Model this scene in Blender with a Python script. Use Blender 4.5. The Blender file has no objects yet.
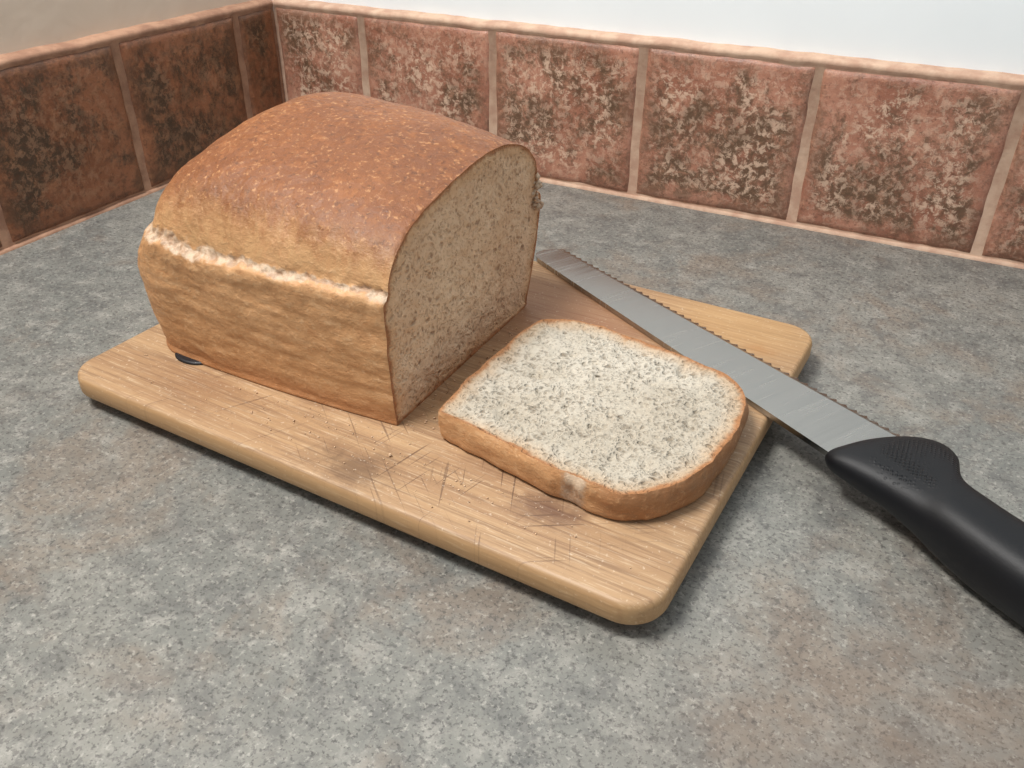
import bpy, math, random
from mathutils import Matrix, Vector, noise
random.seed(4)
S=0.11
scene=bpy.context.scene
scene.view_settings.view_transform='Standard'
scene.view_settings.look='None'
def lin(c):
    return tuple((x/255/12.92 if x/255<=0.04045 else ((x/255+0.055)/1.055)**2.4) for x in c)+(1,)
def nz(x,y,z,o=3):
    return noise.fractal(Vector((x,y,z)),1.0,2.0,o)
def sm(a,b,x):
    t=max(0,min(1,(x-a)/(b-a)));return t*t*(3-2*t)
# ---------------- node helper
class NT:
    def __init__(s,name,rough=0.6,metal=0.0,scale=1/S):
        s.m=bpy.data.materials.new(name);s.m.use_nodes=True;s.t=s.m.node_tree
        s.b=s.t.nodes["Principled BSDF"];s.b.inputs["Roughness"].default_value=rough;s.b.inputs["Metallic"].default_value=metal
        tc=s.t.nodes.new("ShaderNodeTexCoord")
        v=s.t.nodes.new("ShaderNodeVectorMath");v.operation='SCALE';v.inputs[3].default_value=scale
        s.t.links.new(tc.outputs["Object"],v.inputs[0]);s.co=v.outputs[0]
    def put(s,sock,val):
        if isinstance(val,bpy.types.NodeSocket): s.t.links.new(val,sock)
        elif val is not None: sock.default_value=val
    def mp(s,vec=None,scale=(1,1,1),rot=(0,0,0),loc=(0,0,0)):
        n=s.t.nodes.new("ShaderNodeMapping");s.put(n.inputs[0],vec or s.co)
        n.inputs["Scale"].default_value=scale;n.inputs["Rotation"].default_value=rot;n.inputs["Location"].default_value=loc
        return n.outputs[0]
    def noise(s,sc,det=4,rough=.55,dist=0,vec=None):
        n=s.t.nodes.new("ShaderNodeTexNoise");s.put(n.inputs["Vector"],vec or s.co)
        n.inputs["Scale"].default_value=sc;n.inputs["Detail"].default_value=det;n.inputs["Roughness"].default_value=rough;n.inputs["Distortion"].default_value=dist
        return n.outputs[0]
    def vor(s,sc,vec=None,feature='F1',out="Distance",rand=1):
        n=s.t.nodes.new("ShaderNodeTexVoronoi");n.feature=feature;s.put(n.inputs["Vector"],vec or s.co)
        n.inputs["Scale"].default_value=sc;n.inputs["Randomness"].default_value=rand
        return n.outputs[out]
    def mr(s,x,a,b,c=0,d=1):
        n=s.t.nodes.new("ShaderNodeMapRange");n.interpolation_type='SMOOTHSTEP'
        s.put(n.inputs[0],x)
        for i,k in enumerate((a,b,c,d)): n.inputs[i+1].default_value=k
        return n.outputs[0]
    def ma(s,op,a,b=0.0,c=None):
        n=s.t.nodes.new("ShaderNodeMath");n.operation=op;s.put(n.inputs[0],a);s.put(n.inputs[1],b)
        if c is not None: s.put(n.inputs[2],c)
        return n.outputs[0]
    def mix(s,f,a,b,mode='MIX'):
        n=s.t.nodes.new("ShaderNodeMix");n.data_type='RGBA';n.blend_type=mode
        s.put(n.inputs[0],f);s.put(n.inputs[6],a if isinstance(a,bpy.types.NodeSocket) else lin(a));s.put(n.inputs[7],b if isinstance(b,bpy.types.NodeSocket) else lin(b))
        return n.outputs[2]
    def attr(s,name):
        n=s.t.nodes.new("ShaderNodeAttribute");n.attribute_name=name;return n
    def vadd(s,a,b):
        n=s.t.nodes.new("ShaderNodeVectorMath");n.operation='ADD';s.put(n.inputs[0],a);s.put(n.inputs[1],b);return n.outputs[0]
    def vscale(s,a,k):
        n=s.t.nodes.new("ShaderNodeVectorMath");n.operation='SCALE';s.put(n.inputs[0],a);n.inputs[3].default_value=k;return n.outputs[0]
    def sep(s,v):
        n=s.t.nodes.new("ShaderNodeSeparateXYZ");s.put(n.inputs[0],v);return n.outputs
    def dist(s,p,sc=(1,1,1),vec=None):
        v=s.mp(vec,scale=sc,loc=tuple(-p[i]*sc[i] for i in range(3)))
        n=s.t.nodes.new("ShaderNodeVectorMath");n.operation='LENGTH';s.put(n.inputs[0],v);return n.outputs["Value"]
    def bump(s,h,strength,d,prev=None):
        n=s.t.nodes.new("ShaderNodeBump");n.inputs["Strength"].default_value=strength;n.inputs["Distance"].default_value=d
        s.put(n.inputs["Height"],h)
        if prev: s.put(n.inputs["Normal"],prev)
        return n.outputs[0]
    def out(s,col,nrm=None,rough=None):
        s.put(s.b.inputs["Base Color"],col if isinstance(col,bpy.types.NodeSocket) else lin(col))
        if nrm: s.put(s.b.inputs["Normal"],nrm)
        if rough is not None: s.put(s.b.inputs["Roughness"],rough)
        return s.m
def mk(name,verts,faces,mats,parent=None,smooth=True,mi=None,attrs=None,raw=False):
    me=bpy.data.meshes.new(name)
    me.from_pydata([v if raw else (v[0]*S,v[1]*S,v[2]*S) for v in verts],[],faces);me.update()
    for m in mats: me.materials.append(m)
    me.polygons.foreach_set("use_smooth",[smooth]*len(faces))
    if mi: me.polygons.foreach_set("material_index",mi)
    for k,vals in (attrs or {}).items():
        a=me.attributes.new(k,'FLOAT','POINT');a.data.foreach_set("value",vals)
    o=bpy.data.objects.new(name,me);bpy.context.collection.objects.link(o)
    if parent: o.parent=parent
    return o
def box(name,a,b,mat,parent=None,bev=0):
    x0,y0,z0=a;x1,y1,z1=b
    v=[(x0,y0,z0),(x1,y0,z0),(x1,y1,z0),(x0,y1,z0),(x0,y0,z1),(x1,y0,z1),(x1,y1,z1),(x0,y1,z1)]
    f=[(0,3,2,1),(4,5,6,7),(0,1,5,4),(1,2,6,5),(2,3,7,6),(3,0,4,7)]
    return mk(name,v,f,[mat],parent,False)
def empty(name):
    o=bpy.data.objects.new(name,None);bpy.context.collection.objects.link(o);o.empty_display_size=.02;return o
def catmull(P,closed,n):
    out=[];N=len(P);segs=N if closed else N-1
    for i in range(segs):
        g=(lambda k:P[k%N]) if closed else (lambda k:P[max(0,min(N-1,k))])
        a,b,c,d=g(i-1),g(i),g(i+1),g(i+2)
        for j in range(24):
            t=j/24
            out.append(tuple(.5*((2*b[k])+(-a[k]+c[k])*t+(2*a[k]-5*b[k]+4*c[k]-d[k])*t*t+(-a[k]+3*b[k]-3*c[k]+d[k])*t**3) for k in range(len(b))))
    if not closed: out.append(tuple(P[-1]))
    pts=out+([out[0]] if closed else [])
    L=[0]
    for i in range(1,len(pts)): L.append(L[-1]+math.dist(pts[i],pts[i-1]))
    res=[];j=0
    for i in range(n):
        t=L[-1]*i/(n if closed else n-1)
        while j<len(L)-2 and L[j+1]<t: j+=1
        u=(t-L[j])/max(1e-9,L[j+1]-L[j]);u=min(1,u)
        res.append(tuple(pts[j][k]*(1-u)+pts[j+1][k]*u for k in range(len(pts[0]))))
    return res
# ---------------- materials
def mat_counter():
    n=NT("laminate_speckled_grey",.42)
    big=n.mr(n.noise(1.3,3,.6,.3),.35,.65);mid=n.noise(10,6,.74,.2);fine=n.noise(40,3,.7)
    m2=n.noise(6,6,.77,.3,n.mp(loc=(7,3,1)))
    c=n.mix(big,(116,117,112),(132,131,124))
    c=n.mix(n.mr(mid,.47,.64,0,.6),c,(160,157,149))
    c=n.mix(n.mr(m2,.46,.62,0,.6),c,(92,92,90))
    c=n.mix(n.mr(n.noise(1.6,5,.7,.3,n.mp(loc=(3,9,1))),.48,.66,0,.45),c,(130,110,92))
    c=n.mix(n.mr(fine,.52,.64,0,.6),c,(76,74,72))
    c=n.mix(n.mr(n.noise(48,3,.7,0,n.mp(loc=(5,5,5))),.55,.68,0,.5),c,(178,175,166))
    c=n.mix(n.mr(n.noise(75,2,.6),.56,.66,0,.6),c,(58,56,56))
    c=n.mix(n.mr(n.dist((5.0,-3.75,0)),.1,1.2,.4,0),c,(116,92,74))
    return n.out(c,n.bump(fine,.06,.001),n.mr(mid,.3,.7,.34,.48))
def mat_tile(name,base,pink,dark,cream,shift,creamamt,darkamt):
    n=NT(name,.38)
    tid=n.attr("tid").outputs["Fac"]
    cx=n.t.nodes.new("ShaderNodeCombineXYZ");n.put(cx.inputs[0],n.ma('MULTIPLY',tid,7.3));n.put(cx.inputs[2],n.ma('MULTIPLY',tid,3.1))
    v=n.vadd(n.vadd(n.co,cx.outputs[0]),(shift,0,0)) 
    big=n.noise(2.2,3,.55,.3,v);mid=n.noise(12,6,.78,.25,v);fine=n.noise(22,6,.76,.4,n.vadd(v,(3,8,1)))
    d2=n.noise(2.8,8,.8,.2,n.vadd(v,(9,2,5)))
    edge=n.attr("edge").outputs["Fac"]
    c=n.mix(n.mr(big,.35,.65),base,pink)
    dk=n.ma('MULTIPLY',n.mr(d2,.43,.57,0,darkamt),n.mr(edge,.05,.35,.6,1))
    c=n.mix(dk,c,dark)
    c=n.mix(n.mr(mid,.50,.64,0,.5),c,(min(255,pink[0]+14),pink[1]+16,pink[2]+12))
    c=n.mix(n.mr(n.noise(26,5,.75,.2,v),.52,.64,0,.6),c,tuple(int(x*.7) for x in base))
    cr=n.ma('MULTIPLY',n.ma('MULTIPLY',n.mr(fine,.48,.58,0,creamamt),n.mr(edge,.03,.5,.2,1)),n.mr(n.noise(3.1,3,.6,0,n.vadd(v,(1,1,4))),.4,.6,.4,1))
    c=n.mix(cr,c,cream)
    b=n.bump(mid,.5,.0014);b=n.bump(fine,.5,.0010,b)
    return n.out(c,b,n.mr(fine,.4,.65,.30,.5))
def mat_grout(nm,a,b):
    n=NT(nm,.85)
    c=n.mix(n.mr(n.noise(8,5,.6),.35,.65),a,b)
    return n.out(c,n.bump(n.noise(40,4,.6),.3,.001))
def mat_paint(name,col,rough,bs):
    n=NT(name,rough)
    c=n.mix(n.noise(1.5,3),tuple(int(x*.96) for x in col),col)
    return n.out(c,n.bump(n.noise(3,3,.5,.2),bs,.004))
def mat_board():
    n=NT("bamboo_wood",.45)
    x,y,z=n.sep(n.co)
    strip=n.ma('FLOOR',n.ma('MULTIPLY',y,7.6))
    wn=n.t.nodes.new("ShaderNodeTexWhiteNoise");wn.noise_dimensions='1D';n.put(wn.inputs["W"],strip)
    g=n.noise(1,5,.65,.3,n.mp(scale=(2.2,80,40)))
    g2=n.noise(1,4,.6,.4,n.mp(scale=(1.1,18,12)))
    g3=n.noise(1,2,.5,0,n.mp(scale=(9,160,90)))
    c=n.mix(n.mr(wn.outputs[0],0,1,.2,.8),(170,136,100),(182,149,112))
    c=n.mix(n.mr(g2,.36,.64,0,.55),c,(150,115,84))
    c=n.mix(n.mr(g,.46,.66,0,.6),c,(122,93,68))
    c=n.mix(n.mr(g3,.56,.7,0,.45),c,(206,182,152))
    fr=n.ma('FRACT',n.ma('MULTIPLY',y,7.6))
    c=n.mix(n.mr(n.ma('ABSOLUTE',n.ma('SUBTRACT',fr,.5)),.47,.5,0,.35),c,(126,92,66))
    dn=n.noise(9,4,.7,.6)
    for (px,py,r,am,col) in [(1.36,.12,.24,.75,(96,70,50)),(2.05,.25,.19,.8,(98,66,50)),(.55,.2,.3,.4,(126,88,60)),(1.0,.45,.34,.45,(128,90,62)),(2.33,1.6,.10,.6,(150,100,58)),(2.2,.75,.16,.5,(124,84,58)),(1.9,1.62,.1,.45,(150,100,58)),(1.75,.45,.3,.5,(126,90,64))]:
        d=n.ma('ADD',n.dist((px,py,.06),(1,1.5,0.0)),n.ma('MULTIPLY',n.ma('SUBTRACT',dn,.5),r*1.6))
        c=n.mix(n.mr(d,0,r,am,0),c,col)
    c=n.mix(n.mr(n.dist((1.5,1.45,0),(1,1.3,0)),.15,.75,.6,0),c,(138,90,64))
    c=n.mix(n.mr(n.dist((2.2,1.75,0),(1,1.6,0)),.1,.6,.4,0),c,(202,158,102))
    for ang,px,py,r,sc,ln,off,am in [(.2,1.62,.18,.5,95,2.6,0,.7),(-.45,1.9,.22,.5,90,3,4,.7),(1.0,2.1,.25,.4,100,3,9,.7),(-.9,1.4,.35,.7,100,3,2,.55),(.5,.7,.4,.8,100,2.5,7,.5),(-.2,2.2,.7,.5,100,3,1,.55)]:
        v=n.mp(n.mp(rot=(0,0,ang)),scale=(sc,ln,0),loc=(off,off,0))
        l=n.noise(1,0,.4,0,v)
        c=n.mix(n.ma('MULTIPLY',n.mr(l,.71,.77,0,am),n.mr(n.dist((px,py,0),(1,1,0)),.2*r,r,1,0)),c,(80,54,38))
    fl=n.mr(n.noise(70,3,.6),.62,.74,0,.5)
    c=n.mix(fl,c,(224,208,186))
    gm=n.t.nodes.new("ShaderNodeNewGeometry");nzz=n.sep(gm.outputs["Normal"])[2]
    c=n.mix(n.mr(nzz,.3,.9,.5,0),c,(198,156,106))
    b=n.bump(g,.2,.0008);b=n.bump(g3,.12,.0004,b)
    return n.out(c,b,n.mr(g,.3,.7,.46,.62))
def mat_crumb(name,base,light,pore,bran,warm,amt,rimc,bs):
    n=NT(name,.9)
    dn=n.t.nodes.new("ShaderNodeTexNoise");n.put(dn.inputs["Vector"],n.co);dn.inputs["Scale"].default_value=12;dn.inputs["Detail"].default_value=3
    wv=n.vadd(n.co,n.vscale(n.vadd(dn.outputs[1],(-.5,-.5,-.5)),.05))
    v1=n.vor(25,wv);v2=n.vor(48,wv);v3=n.vor(85,wv);pick=n.noise(12,3,.6,0,n.mp(loc=(3,1,7)))
    p1=n.ma('MULTIPLY',n.mr(v1,.10,.42,1,0),n.mr(pick,.52,.64))
    p2=n.ma('MULTIPLY',n.mr(v2,.10,.5,1,0),n.mr(n.noise(13,2,.5),.34,.56))
    p3=n.mr(v3,.05,.5,1,0)
    c=n.mix(n.mr(n.noise(2.2,4,.6),.35,.65),base,light)
    c=n.mix(n.mr(n.noise(34,4,.7),.46,.66,0,.4),c,light)
    c=n.mix(n.ma('MULTIPLY',p3,.30*amt),c,pore)
    c=n.mix(n.ma('MULTIPLY',p2,.6*amt),c,pore)
    c=n.mix(n.ma('MULTIPLY',p1,.9*amt),c,pore)
    c=n.mix(n.mr(n.noise(48,3,.7,0,n.mp(loc=(9,9,2))),.62,.72,0,.25),c,bran)
    rim=n.attr("rim").outputs["Fac"]
    rr=n.ma('ADD',rim,n.ma('MULTIPLY',n.ma('SUBTRACT',n.noise(14,4,.6),.5),.04))
    c=n.mix(n.mr(rr,.0,.10,.6,0),c,warm)
    c=n.mix(n.mr(rr,.004,.028,.9,0),c,rimc)
    h=n.ma('SUBTRACT',n.ma('MULTIPLY',n.noise(30,5,.75),.8),n.ma('ADD',n.ma('ADD',n.ma('MULTIPLY',p1,1.2),n.ma('MULTIPLY',p2,.7)),n.ma('MULTIPLY',p3,.4)))
    return n.out(c,n.bump(h,bs,.0015))
def mat_crust():
    n=NT("bread_crust",.5)
    tear=n.attr("tear").outputs["Fac"];dome=n.attr("dome").outputs["Fac"];tone=n.attr("tone").outputs["Fac"]
    f1=n.noise(2.2,4,.6,.3);f2=n.noise(18,6,.7,.4);f3=n.noise(50,4,.7)
    wr=n.noise(1,5,.7,.2,n.mp(scale=(11,11,34),rot=(0,.06,0)))
    side=n.mix(n.mr(f1,.35,.65),(188,138,92),(200,152,106))
    side=n.mix(n.mr(wr,.50,.68,0,.45),side,(220,180,136))
    side=n.mix(n.mr(wr,.48,.34,0,.35),side,(168,114,70))
    side=n.mix(n.mr(f3,.54,.68,0,.4),side,(224,188,146))
    side=n.mix(n.mr(f2,.50,.66,0,.25),side,(170,116,72))
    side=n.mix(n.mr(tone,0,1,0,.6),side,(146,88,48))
    top=n.mix(n.mr(f1,.35,.65),(120,70,36),(138,84,44))
    top=n.mix(n.mr(f2,.50,.66,0,.45),top,(160,102,58))
    top=n.mix(n.mr(f3,.55,.67,0,.6),top,(198,146,98))
    top=n.mix(n.mr(n.noise(40,4,.7,0,n.mp(loc=(4,4,4))),.54,.68,0,.65),top,(80,43,21))
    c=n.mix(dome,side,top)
    halo=n.attr("halo").outputs["Fac"]
    hs=n.noise(1,5,.72,.2,n.mp(scale=(26,26,9)))
    c=n.mix(n.ma('MULTIPLY',halo,n.mr(hs,.35,.62,.1,.75)),c,(194,152,106))
    tc=n.mix(n.mr(f2,.38,.62),(166,132,104),(206,184,158))
    tt=n.ma('ADD',tear,n.ma('MULTIPLY',n.ma('SUBTRACT',n.noise(17,5,.8),.5),1.5))
    c=n.mix(n.mr(tt,.42,.85,0,.9),c,tc)
    b=n.bump(wr,.35,.0014);b=n.bump(f2,.5,.0013,b);b=n.bump(f3,.5,.0008,b)
    return n.out(c,b,n.mr(f2,.3,.7,.42,.6))
M_counter=mat_counter()
M_grout=mat_grout("grout_tan",(186,150,128),(208,178,154))
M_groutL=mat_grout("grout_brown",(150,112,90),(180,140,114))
M_tileB=mat_tile("tile_glazed_pink_brown",(146,96,76),(176,126,104),(92,72,54),(210,180,156),0,.82,.92)
M_tileL=mat_tile("tile_glazed_shaded",(118,72,46),(138,88,60),(58,46,33),(154,116,88),31,.5,.92)  # same tile as back wall; left wall's darker, warmer lighting painted into the colours
M_wall=mat_paint("paint_cool_white",(232,238,240),.6,.05)
M_wallL=mat_paint("plaster_beige",(204,188,170),.25,.3)
M_board=mat_board()
M_crumbA=mat_crumb("crumb_warm",(214,176,140),(228,196,162),(148,104,74),(156,110,78),(204,158,112),.75,(158,100,58),.8)
M_crumbB=mat_crumb("crumb_window_lit",(180,170,153),(198,190,175),(126,112,93),(150,122,98),(194,158,118),.85,(164,110,66),.8)  # same bread as the loaf; cool window reflection on the slice painted into colour
M_crust=mat_crust()
def plain(name,c,r,metal=0):
    n=NT(name,r,metal);cc=n.mix(n.noise(10,3),tuple(int(x*.92) for x in c),c);return n.out(cc)
M_rubber=plain("rubber_black",(20,21,26),.5)
def mat_handle():
    n=NT("plastic_black_textured",.5)
    n.b.inputs["Specular IOR Level"].default_value=.35
    dots=n.vor(70,rand=.15)
    m=n.mr(n.dist((4.64,-2.36,.2)),.12,.2,1,0)
    b=n.bump(n.ma('MULTIPLY',n.mr(dots,.1,.45,1,0),m),.8,.0007);b=n.bump(n.noise(60,3,.6),.15,.0004,b)
    return n.out(n.mix(n.noise(5,3),(8,9,13),(12,14,19)),b)
M_handle=mat_handle()
def mat_steel():
    n=NT("steel_brushed",.3,1.0)
    a=math.atan2(-.96,1.69)
    g=n.noise(1,4,.6,0,n.mp(n.mp(rot=(0,0,-a)),scale=(60,2,1)))
    c=n.mix(g,(156,155,152),(184,183,180))
    return n.out(c,n.bump(g,.04,.0003),n.mr(g,.3,.7,.16,.28))
M_steel=mat_steel()
# ---------------- room
box("countertop",(-.08,-7.5,-.35),(9.5,.08,0),M_counter)
box("wall_back",(-.08,.08,-.35),(9.5,.5,7),M_wall)
box("wall_left",(-.5,-7.5,-.35),(-.08,.08,7),M_wallL)
HT=.912
bs=empty("tile_backsplash")
def tiles(name,edges,fn,mat,tid0,flip):
    V=[];F=[];T=[];E=[];n=26;g=.019
    for k in range(len(edges)-1):
        a=edges[k]+g;b=edges[k+1]-g
        if k==0: a=edges[0]+.004
        z0=.022;z1=HT;base=len(V)
        for i in range(n+1):
            for j in range(n+1):
                s=.5-.5*math.cos(math.pi*i/n);t=.5-.5*math.cos(math.pi*j/n)
                u=a+(b-a)*s;z=z0+(z1-z0)*t
                e=min(u-a,b-u,z-z0,z1-z)
                wob=max(0,1-e/.06)
                u+=wob*.010*nz(u*3+k*5,z*5,tid0)*(1);z+=wob*.008*nz(u*3,z*5+k*3,tid0+7)
                d=.026*(1-min(1,e/.035))**2.2+.005*nz(u*4,z*4,tid0+k*3,4)
                V.append(fn(u,z,d));T.append(tid0+k*1.0);E.append(min(1,e/.35))
        for i in range(n):
            for j in range(n):
                q=base+i*(n+1)+j;f=(q,q+n+1,q+n+2,q+1)
                F.append(f if not flip else f[::-1])
    return mk(name,V,F,[mat],bs,True,None,{"tid":T,"edge":E})
A=.733;B=.374
tiles("tiles_back",[0]+[A+k for k in range(9)],lambda u,z,d:(u,d,z),M_tileB,1,False)
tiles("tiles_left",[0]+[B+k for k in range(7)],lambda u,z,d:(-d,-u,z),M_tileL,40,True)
def grout(name,fn,L,flip,mat):
    V=[];F=[];nx=300;prof=[(0,.014),(.912,.014),(.922,.003),(.940,.0),(.952,.010),(.958,.04),(.962,.08)]
    for i in range(nx+1):
        u=-.014+L*i/nx
        for z,d in prof:
            V.append(fn(u,z+(.006*nz(u*4,z,3) if z>.5 else 0),d+(.004*nz(u*9,z*9,1) if d<.07 else 0)))
    m=len(prof)
    for i in range(nx):
        for j in range(m-1):
            q=i*m+j;f=(q,q+m,q+m+1,q+1);F.append(f if not flip else f[::-1])
    return mk(name,V,F,[mat],bs,True)
grout("grout_back",lambda u,z,d:(u,d,z),9.3,False,M_grout)
grout("grout_left",lambda u,z,d:(-d,-u,z),7.3,True,M_groutL)
def bead(name,fn,L,mat):
    V=[];F=[];nx=200
    for i in range(nx+1):
        u=L*i/nx;r=.020+.006*nz(u*3,0,5)
        for j in range(5):
            a=math.pi/2*j/4;V.append(fn(u,r*math.cos(a)*.9,.014-r*math.sin(a)*.9-.0))
    for i in range(nx):
        for j in range(4):
            q=i*5+j;F.append((q,q+5,q+6,q+1))
    return mk(name,V,F,[mat],bs,True)
bead("caulk_back",lambda u,z,d:(u,d,z),9.2,M_grout);bead("caulk_left",lambda u,z,d:(-d,-u,z),7.2,M_groutL)
# ---------------- cutting board
TB=.14
cb=empty("cutting_board");cb.location=(1.553*S,-3.245*S,0);cb.rotation_euler=(0,0,math.radians(-2.92))
W,Lb,rc=1.897,2.505,.125
X0=-.02
out=[]
for cx,cy,a0 in [(Lb-rc,W-rc,0),(X0+rc,W-rc,90),(X0+rc,rc,180),(Lb-rc,rc,270)]:
    for k in range(13):
        a=math.radians(a0+90*k/12);out.append((cx+rc*math.cos(a),cy+rc*math.sin(a)))
ring=[(.04,.046),(.018,.048),(.005,.056),(0,.066),(0,.116),(.004,.130),(.010,.137),(.020,.14)]
V=[];F=[]
def inset(p,d):
    qx=min(max(p[0],X0+rc),Lb-rc);qy=min(max(p[1],rc),W-rc);dx,dy=p[0]-qx,p[1]-qy;l=math.hypot(dx,dy);return (qx+dx*(l-d)/l,qy+dy*(l-d)/l)
for d,z in ring:
    for p in out: q=inset(p,d-.003);V.append((q[0],q[1],z))
n=len(out)
for r in range(len(ring)-1):
    for i in range(n): F.append((r*n+i,r*n+(i+1)%n,(r+1)*n+(i+1)%n,(r+1)*n+i))
F.append(tuple(range(n))[::-1]);F.append(tuple((len(ring)-1)*n+i for i in range(n)))
mk("board_body",V,F,[M_board],cb,True)
def disc(name,c,rx,ry,z0,z1,mat,parent,rot=0):
    V=[];F=[];n=32;rs=[(1,z0),(1,z0+(z1-z0)*.6),(.93,z1-(z1-z0)*.1),(.8,z1)]
    for r,z in rs:
        for i in range(n):
            a=2*math.pi*i/n;x=rx*r*math.cos(a);y=ry*r*math.sin(a)
            V.append((c[0]+x*math.cos(rot)-y*math.sin(rot),c[1]+x*math.sin(rot)+y*math.cos(rot),z))
    for k in range(len(rs)-1):
        for i in range(n): F.append((k*n+i,k*n+(i+1)%n,(k+1)*n+(i+1)%n,(k+1)*n+i))
    F.append(tuple(range(n))[::-1]);F.append(tuple((len(rs)-1)*n+i for i in range(n)))
    return mk(name,V,F,[mat],parent,True)
for i,(x,y) in enumerate([(.25,.25),(Lb-.25,.25),(.25,W-.25),(Lb-.25,W-.25)]): disc("foot_%d"%(i+1),(x,y),.07,.07,0,.047,M_rubber,cb)
disc("grip_pad",(.34,.345),.09,.055,.139,.152,M_rubber,cb)
# ---------------- loaf
P=[(-2.925,.141),(-2.938,.17),(-2.95,.33),(-2.958,.48),(-2.955,.58),(-2.948,.63),(-2.932,.655),(-2.922,.70),(-2.895,.75),(-2.845,.802),(-2.765,.85),(-2.64,.893),(-2.48,.93),(-2.28,.955),(-2.08,.945),(-1.92,.89),(-1.82,.80),(-1.79,.70),(-1.80,.655),(-1.765,.62),(-1.76,.55),(-1.78,.42),(-1.83,.28),(-1.87,.18),(-1.90,.141),(-2.2,.141),(-2.5,.141),(-2.75,.141)]
prof=catmull(P,True,500)
XF,XE=2.92,1.60
yc=-2.36;z0=.64
def hs(x):
    K=[(1.5,1.18),(1.8,1.27),(2.1,1.31),(2.35,1.28),(2.6,1.20),(2.78,1.10),(2.92,.99),(3.0,.95)]
    for i in range(len(K)-1):
        if K[i][0]<=x<=K[i+1][0]:
            t=(x-K[i][0])/(K[i+1][0]-K[i][0])
            return K[i][1]*(1-t)+K[i+1][1]*t
    return 1
def sup(d,r,p):
    if d>=r: return 1
    t=1-d/r;return max(0,1-t**p)**(1/p)
def loaf_pt(x,y,z):
    d=x-XE
    ys=sup(d,.30,3.0);bt=sup(d,.13,3.0);tp=sup(d,.62,2.4)
    u=z-z0
    wav=.012*math.sin(x*5.2)+.012*nz(x*3,0,2)
    if u>0: zz=z0+u*hs(x)*tp
    else: zz=z0+u*(bt if z0+u*bt>0 else 1)
    w=1+.03*math.sin(math.pi*min(1,max(0,(XF-x)/1.1)))
    Y=yc+(y-yc)*ys*w
    zz+=wav*math.exp(-(u/.15)**2)+ .02*math.exp(-(u/.2)**2)*sm(2.9,2.3,x)
    e=sm(.55,0,d)
    xx=x+e*(.12*sm(.50,.74,zz)+.02*sm(.34,.15,zz)-.01*sm(.2,.4,zz)*sm(.66,.5,zz))
    return (xx,Y,max(.1405,zz))
NS=300;V=[];F=[];MI=[];tear=[];dome=[];tone=[];halo=[];rim=[];M=len(prof)
for i in range(NS+1):
    s=i/NS; x=XF-(XF-XE)*math.sin(s*math.pi/2)
    for j,(y,z) in enumerate(prof):
        p=loaf_pt(x,y,z);u=z-z0
        tw=.020*nz(x*5,y*5,1)+.012*nz(x*20,y*20,4)
        wd=.015+.012*sm(2.9,1.8,x)+.010*nz(x*4,y*4,9)
        te=math.exp(-(((u-.012)+tw)/max(.008,wd))**2)
        c=Vector((max(x,XE+.35),yc,.5));v=Vector(p);dr=(v-c)
        if x>XE+.35: dr.x=0
        dr.normalize()
        ef=.25+.75*sm(XE,XE+.30,x)
        a=.011*nz(p[0]*2.5,p[1]*2.5,p[2]*2.5,2)+.004*nz(p[0]*11,p[1]*11,p[2]*11,4)
        if te>.05: a+=ef*te*(.010*nz(p[0]*24,p[1]*24,p[2]*34,4)+.008*nz(p[0]*60,p[1]*60,p[2]*60,2))
        a+=ef*.016*sm(-.12,-.010,u+tw)*sm(.012,-.008,u+tw)
        a+=.010*sm(.05,.16,u)*sm(.3,.2,u)
        low=sm(.0,-.06,u)*sm(-.49,-.42,u)
        a+=low*.003*nz(p[0]*4,p[1]*4,(p[2]+.05*p[0])*24,3)
        if z<.16: a*=.0
        if i==0: a*=.6
        v=v+dr*a
        v.z=max(.1405,v.z)
        V.append(tuple(v))
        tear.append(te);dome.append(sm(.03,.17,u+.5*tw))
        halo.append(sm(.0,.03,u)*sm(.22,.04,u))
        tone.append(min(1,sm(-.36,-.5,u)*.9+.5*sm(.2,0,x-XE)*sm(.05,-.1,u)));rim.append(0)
for i in range(NS):
    for j in range(M):
        F.append((i*M+j,i*M+(j+1)%M,(i+1)*M+(j+1)%M,(i+1)*M+j));MI.append(0)
F.append(tuple(NS*M+j for j in range(M)));MI.append(0)
K=70;b0=len(V);cen=(-2.36,.52)
for k in range(K+1):
    r=(1-k/K)
    for j in range(M):
        e=V[j];y=cen[0]+(e[1]-cen[0])*r;z=cen[1]+(e[2]-cen[1])*r
        de=math.dist((e[1],e[2]),(y,z))
        x=e[0]+(XF-e[0])*(1-r) -.003*(1-math.exp(-de/.02)) + (.010*nz(y*9,z*9,3,4)+.005*nz(y*30,z*30,1,3))*min(1,de/.03)
        V.append((x,y,z));tear.append(0);dome.append(0);tone.append(0);halo.append(0);rim.append(de)
for k in range(K):
    for j in range(M):
        F.append((b0+k*M+j,b0+(k+1)*M+j,b0+(k+1)*M+(j+1)%M,b0+k*M+(j+1)%M));MI.append(1)
for q in range(34):
    yy=-1.80+random.uniform(-.02,.03);zz=random.uniform(.58,.74);xx=XF+random.uniform(-.02,.015);r=random.uniform(.006,.018)
    b=len(V)
    for p in [(0,0,1),(1,0,0),(0,1.3,0),(-1,0,0),(0,-1,0),(0,0,-1)]:
        k=r*random.uniform(.6,1.4);V.append((xx+p[0]*k,yy+p[1]*k,zz+p[2]*k));tear.append(1);dome.append(0);tone.append(0);halo.append(0);rim.append(.2)
    for f in [(0,1,2),(0,2,3),(0,3,4),(0,4,1),(5,2,1),(5,3,2),(5,4,3),(5,1,4)]: F.append(tuple(b+i for i in f));MI.append(0)
mk("bread_loaf",V,F,[M_crust,M_crumbA],None,True,MI,{"tear":tear,"dome":dome,"tone":tone,"halo":halo,"rim":rim})
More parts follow.
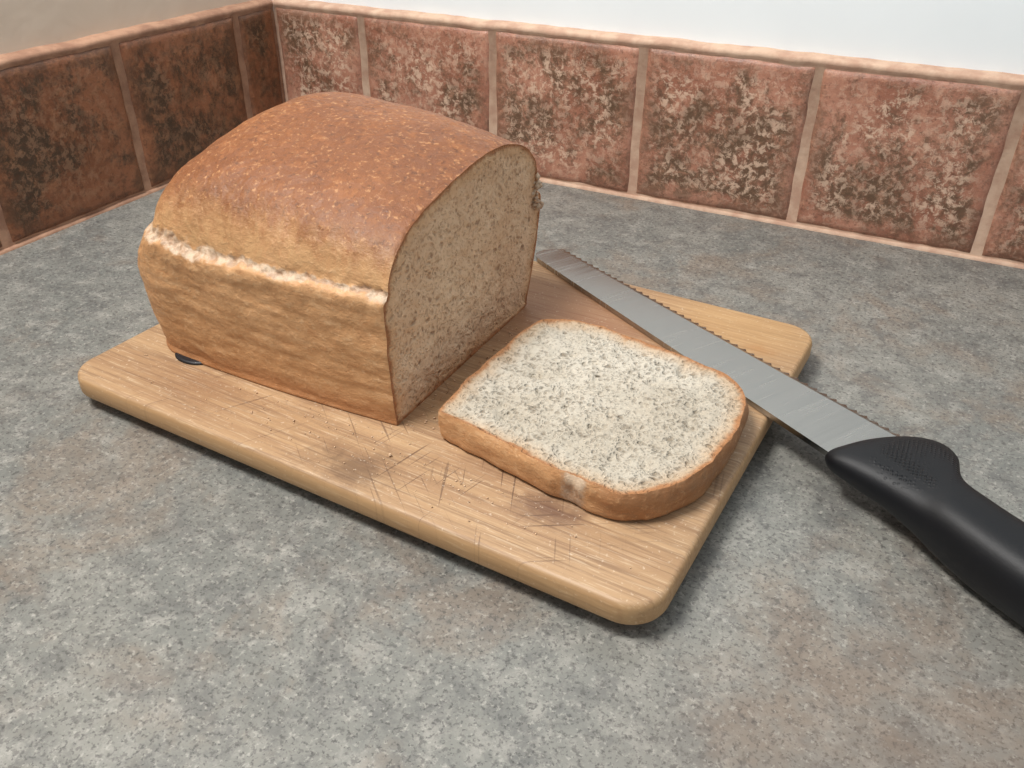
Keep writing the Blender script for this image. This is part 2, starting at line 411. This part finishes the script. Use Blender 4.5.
# ---------------- slice
O=[(3.095,-2.90),(3.09,-2.62),(3.11,-2.25),(3.17,-2.14),(3.30,-2.11),(3.56,-2.14),(3.78,-2.19),(3.94,-2.24),(4.03,-2.33),(4.06,-2.54),(4.03,-2.80),(3.95,-2.97),(3.84,-3.055),(3.72,-3.06),(3.66,-3.045),(3.58,-3.045),(3.38,-3.0),(3.2,-2.96),(3.12,-2.945)]
ol=catmull(O,True,520)
cc=(3.57,-2.58)
ar=sum(ol[i][0]*ol[(i+1)%len(ol)][1]-ol[(i+1)%len(ol)][0]*ol[i][1] for i in range(len(ol)))
if ar<0: ol=ol[::-1]
M=len(ol);V=[];F=[];MI=[];tear=[];dome=[];tone=[];halo=[];rim=[]
ZB,ZT=.1415,.268
ring=[(.03,0),(.012,.03),(.003,.12),(.0,.25),(.0,.4),(-.006,.55),(-.006,.7),(-.004,.82),(.0,.93),(.004,1.0)]
for d,t in ring:
    z=ZB+(ZT-ZB)*t
    for j,(x,y) in enumerate(ol):
        L=math.hypot(x-cc[0],y-cc[1]);k=(L-d+.008*nz(x*9,y*9,z*12,4))/L
        tz=math.exp(-(((x-3.67)/.06)**2+((y+3.05)/.06)**2))+math.exp(-(((x-3.42)/.06)**2+((y+2.11)/.05)**2))
        k+=tz*.02*nz(x*25,y*25,z*30,3)
        zz=z+(.007*nz(x*7,y*7,3) if t>.5 else 0)
        V.append((cc[0]+(x-cc[0])*k,cc[1]+(y-cc[1])*k,zz))
        dm=sm(3.7,3.8,x)
        tear.append(min(1,tz));dome.append(dm*.55);tone.append(.05+.2*sm(3.6,3.1,x));halo.append(0);rim.append(0)
for r in range(len(ring)-1):
    for j in range(M): F.append((r*M+j,r*M+(j+1)%M,(r+1)*M+(j+1)%M,(r+1)*M+j));MI.append(0)
F.append(tuple(range(M))[::-1]);MI.append(1)
K=90;b0=len(V);top=(len(ring)-1)*M
for k in range(K+1):
    r=1-k/K
    for j in range(M):
        e=V[top+j];x=cc[0]+(e[0]-cc[0])*r;y=cc[1]+(e[1]-cc[1])*r;de=math.dist((e[0],e[1]),(x,y))
        pit=max(0,nz(x*15,y*15,8,2)-.34)*.04
        z=ZT+(e[2]-ZT)*r+(.012*nz(x*7,y*7,1,4)+.005*nz(x*26,y*26,1,3)-pit)*min(1,de/.03)-.008*sm(0,.05,de)
        V.append((x,y,z));tear.append(0);dome.append(0);tone.append(0);halo.append(0);rim.append(de)
for k in range(K):
    for j in range(M): F.append((b0+k*M+j,b0+k*M+(j+1)%M,b0+(k+1)*M+(j+1)%M,b0+(k+1)*M+j));MI.append(1)
mk("bread_slice",V,F,[M_crust,M_crumbB],None,True,MI,{"tear":tear,"dome":dome,"tone":tone,"halo":halo,"rim":rim})
# ---------------- knife
kn=empty("bread_knife")
zt=.166;zb=.144
E0,E1=(2.785,-1.215),(4.64,-2.195);S0,S1=(2.72,-1.405),(4.42,-2.445)
NB=900;V=[];F=[]
def lerp(a,b,t): return (a[0]+(b[0]-a[0])*t,a[1]+(b[1]-a[1])*t)
for i in range(NB+1):
    t=i/NB
    e=lerp(E0,E1,t);s=lerp(S0,S1,t)
    if t<.035:
        q=t/.035;w=math.sqrt(max(0,1-(1-q)**2))
        mid=(e[0]*.35+s[0]*.65,e[1]*.35+s[1]*.65)
        e=lerp(mid,e,.25+.75*w);s=lerp(mid,s,.45+.55*w)
    dx,dy=s[0]-e[0],s[1]-e[1];l=math.hypot(dx,dy);dx/=l;dy/=l
    if t>.03 and t<.97:
        ph=(t*46)%1;sc=.014*math.sin(math.pi*ph)**.8;e=(e[0]+dx*sc,e[1]+dy*sc)
    b=(e[0]+dx*.05,e[1]+dy*.05) if l>.1 else lerp(e,s,.35)
    if t>.03: 
        ee=lerp(E0,E1,t);b=(ee[0]+dx*.045,ee[1]+dy*.045)
    V+= [(e[0],e[1],zb+.008),(b[0],b[1],zt),(s[0],s[1],zt),(s[0],s[1],zb),(b[0],b[1],zb)]
for i in range(NB):
    for j in range(5):
        F.append((i*5+j,i*5+(j+1)%5,(i+1)*5+(j+1)%5,(i+1)*5+j))
F.append((4,3,2,1,0));F.append(tuple(NB*5+j for j in range(5)))
mk("blade",V,F,[M_steel],kn,False)
ST=[((4.345,-2.425),(4.41,-2.345),.03),((4.37,-2.46),(4.50,-2.27),.055),((4.45,-2.50),(4.61,-2.205),.075),((4.56,-2.55),(4.70,-2.195),.09),((4.65,-2.605),(4.755,-2.255),.10),((4.72,-2.655),(4.775,-2.385),.108),((4.80,-2.715),(4.86,-2.46),.115),((4.92,-2.80),(5.0,-2.55),.118),((5.15,-2.95),(5.25,-2.67),.12),((5.4,-3.09),(5.5,-2.80),.12),((5.65,-3.22),(5.76,-2.91),.12),((5.76,-3.24),(5.84,-3.0),.10),((5.82,-3.20),(5.85,-3.08),.05)]
fl=catmull([(a[0],a[1],b[0],b[1],h) for a,b,h in ST],False,120)
V=[];F=[];n=40
for a0,a1,b0_,b1,h in fl:
    mx,my=(a0+b0_)/2,(a1+b1)/2;hx,hy=(b0_-a0)/2,(b1-a1)/2
    zc=.155 if mx<4.45 else .155+(.124-.155)*sm(4.45,4.9,mx)
    for k in range(n):
        a=2*math.pi*k/n;ca,sa=math.cos(a),math.sin(a)
        ca=math.copysign(abs(ca)**.8,ca);sa=math.copysign(abs(sa)**.8,sa)
        V.append((mx+hx*ca,my+hy*ca,zc+h*sa))
N=len(fl)
for i in range(N-1):
    for k in range(n): F.append((i*n+k,(i+1)*n+k,(i+1)*n+(k+1)%n,i*n+(k+1)%n))
F.append(tuple(range(n)));F.append(tuple((N-1)*n+k for k in range(n))[::-1])
mk("handle",V,F,[M_handle],kn,True)
# ---------------- crumbs
V=[];F=[]
def blob(c,r):
    b=len(V);pts=[(0,0,1),(1,0,0),(0,1,0),(-1,0,0),(0,-1,0),(0,0,-1)]
    for p in pts:
        k=r*random.uniform(.6,1.3);V.append((c[0]+p[0]*k,c[1]+p[1]*k,c[2]+p[2]*k*.7))
    for f in [(0,1,2),(0,2,3),(0,3,4),(0,4,1),(5,2,1),(5,3,2),(5,4,3),(5,1,4)]: F.append(tuple(b+i for i in f))
for i in range(320):
    x=random.gauss(3.0,.45);y=random.gauss(-3.0,.2)
    u=(x-1.553);vv=(y+3.245)+u*.051
    if 0.05<u<2.4 and .05<vv<1.8 and not (x<2.94 and y>-2.99) and not (x>3.04 and y>-3.08 and x<4.1):
        r=random.uniform(.002,.005);blob((x,y,.14+r*.5),r)
for i in range(40):
    x=random.uniform(2.94,3.06);y=random.uniform(-2.95,-2.0);r=random.uniform(.003,.007);blob((x,y,.14+r*.5),r)
blob((3.0,-3.10,.146),.010)
mk("bread_crumbs",V,F,[M_crumbA],None,True,None,{"rim":[.2]*len(V)})
# ---------------- light
w=bpy.data.worlds.new("World");scene.world=w;w.use_nodes=True
bg=w.node_tree.nodes["Background"];bg.inputs[0].default_value=lin((224,230,236));bg.inputs[1].default_value=.64
def area(name,loc,tgt,size,sy,power,col):
    l=bpy.data.lights.new(name,'AREA');l.shape='RECTANGLE';l.size=size*S;l.size_y=sy*S;l.energy=power;l.color=col
    o=bpy.data.objects.new(name,l);o.location=tuple(v*S for v in loc);bpy.context.collection.objects.link(o)
    o.rotation_euler=(Vector(tgt)-Vector(loc)).to_track_quat('-Z','Y').to_euler();return o
area("window_light",(.9,-4.9,7.8),(2.8,-1.5,0),2.8,2.0,10.5,(1,.98,.95))
# ---------------- camera
rx,ro,rz=[math.radians(a) for a in (57.18,.43,26.93)]
R=Matrix.Rotation(rz,3,'Z')@Matrix.Rotation(rx,3,'X')@Matrix.Rotation(ro,3,'Z')
cam=bpy.data.cameras.new("camera");cam.sensor_width=36;cam.lens=36*864.2/1024;cam.clip_start=.01
co=bpy.data.objects.new("camera",cam);bpy.context.collection.objects.link(co)
co.matrix_world=Matrix.Translation((4.456*S,-5.037*S,1.982*S))@R.to_4x4()
scene.camera=co
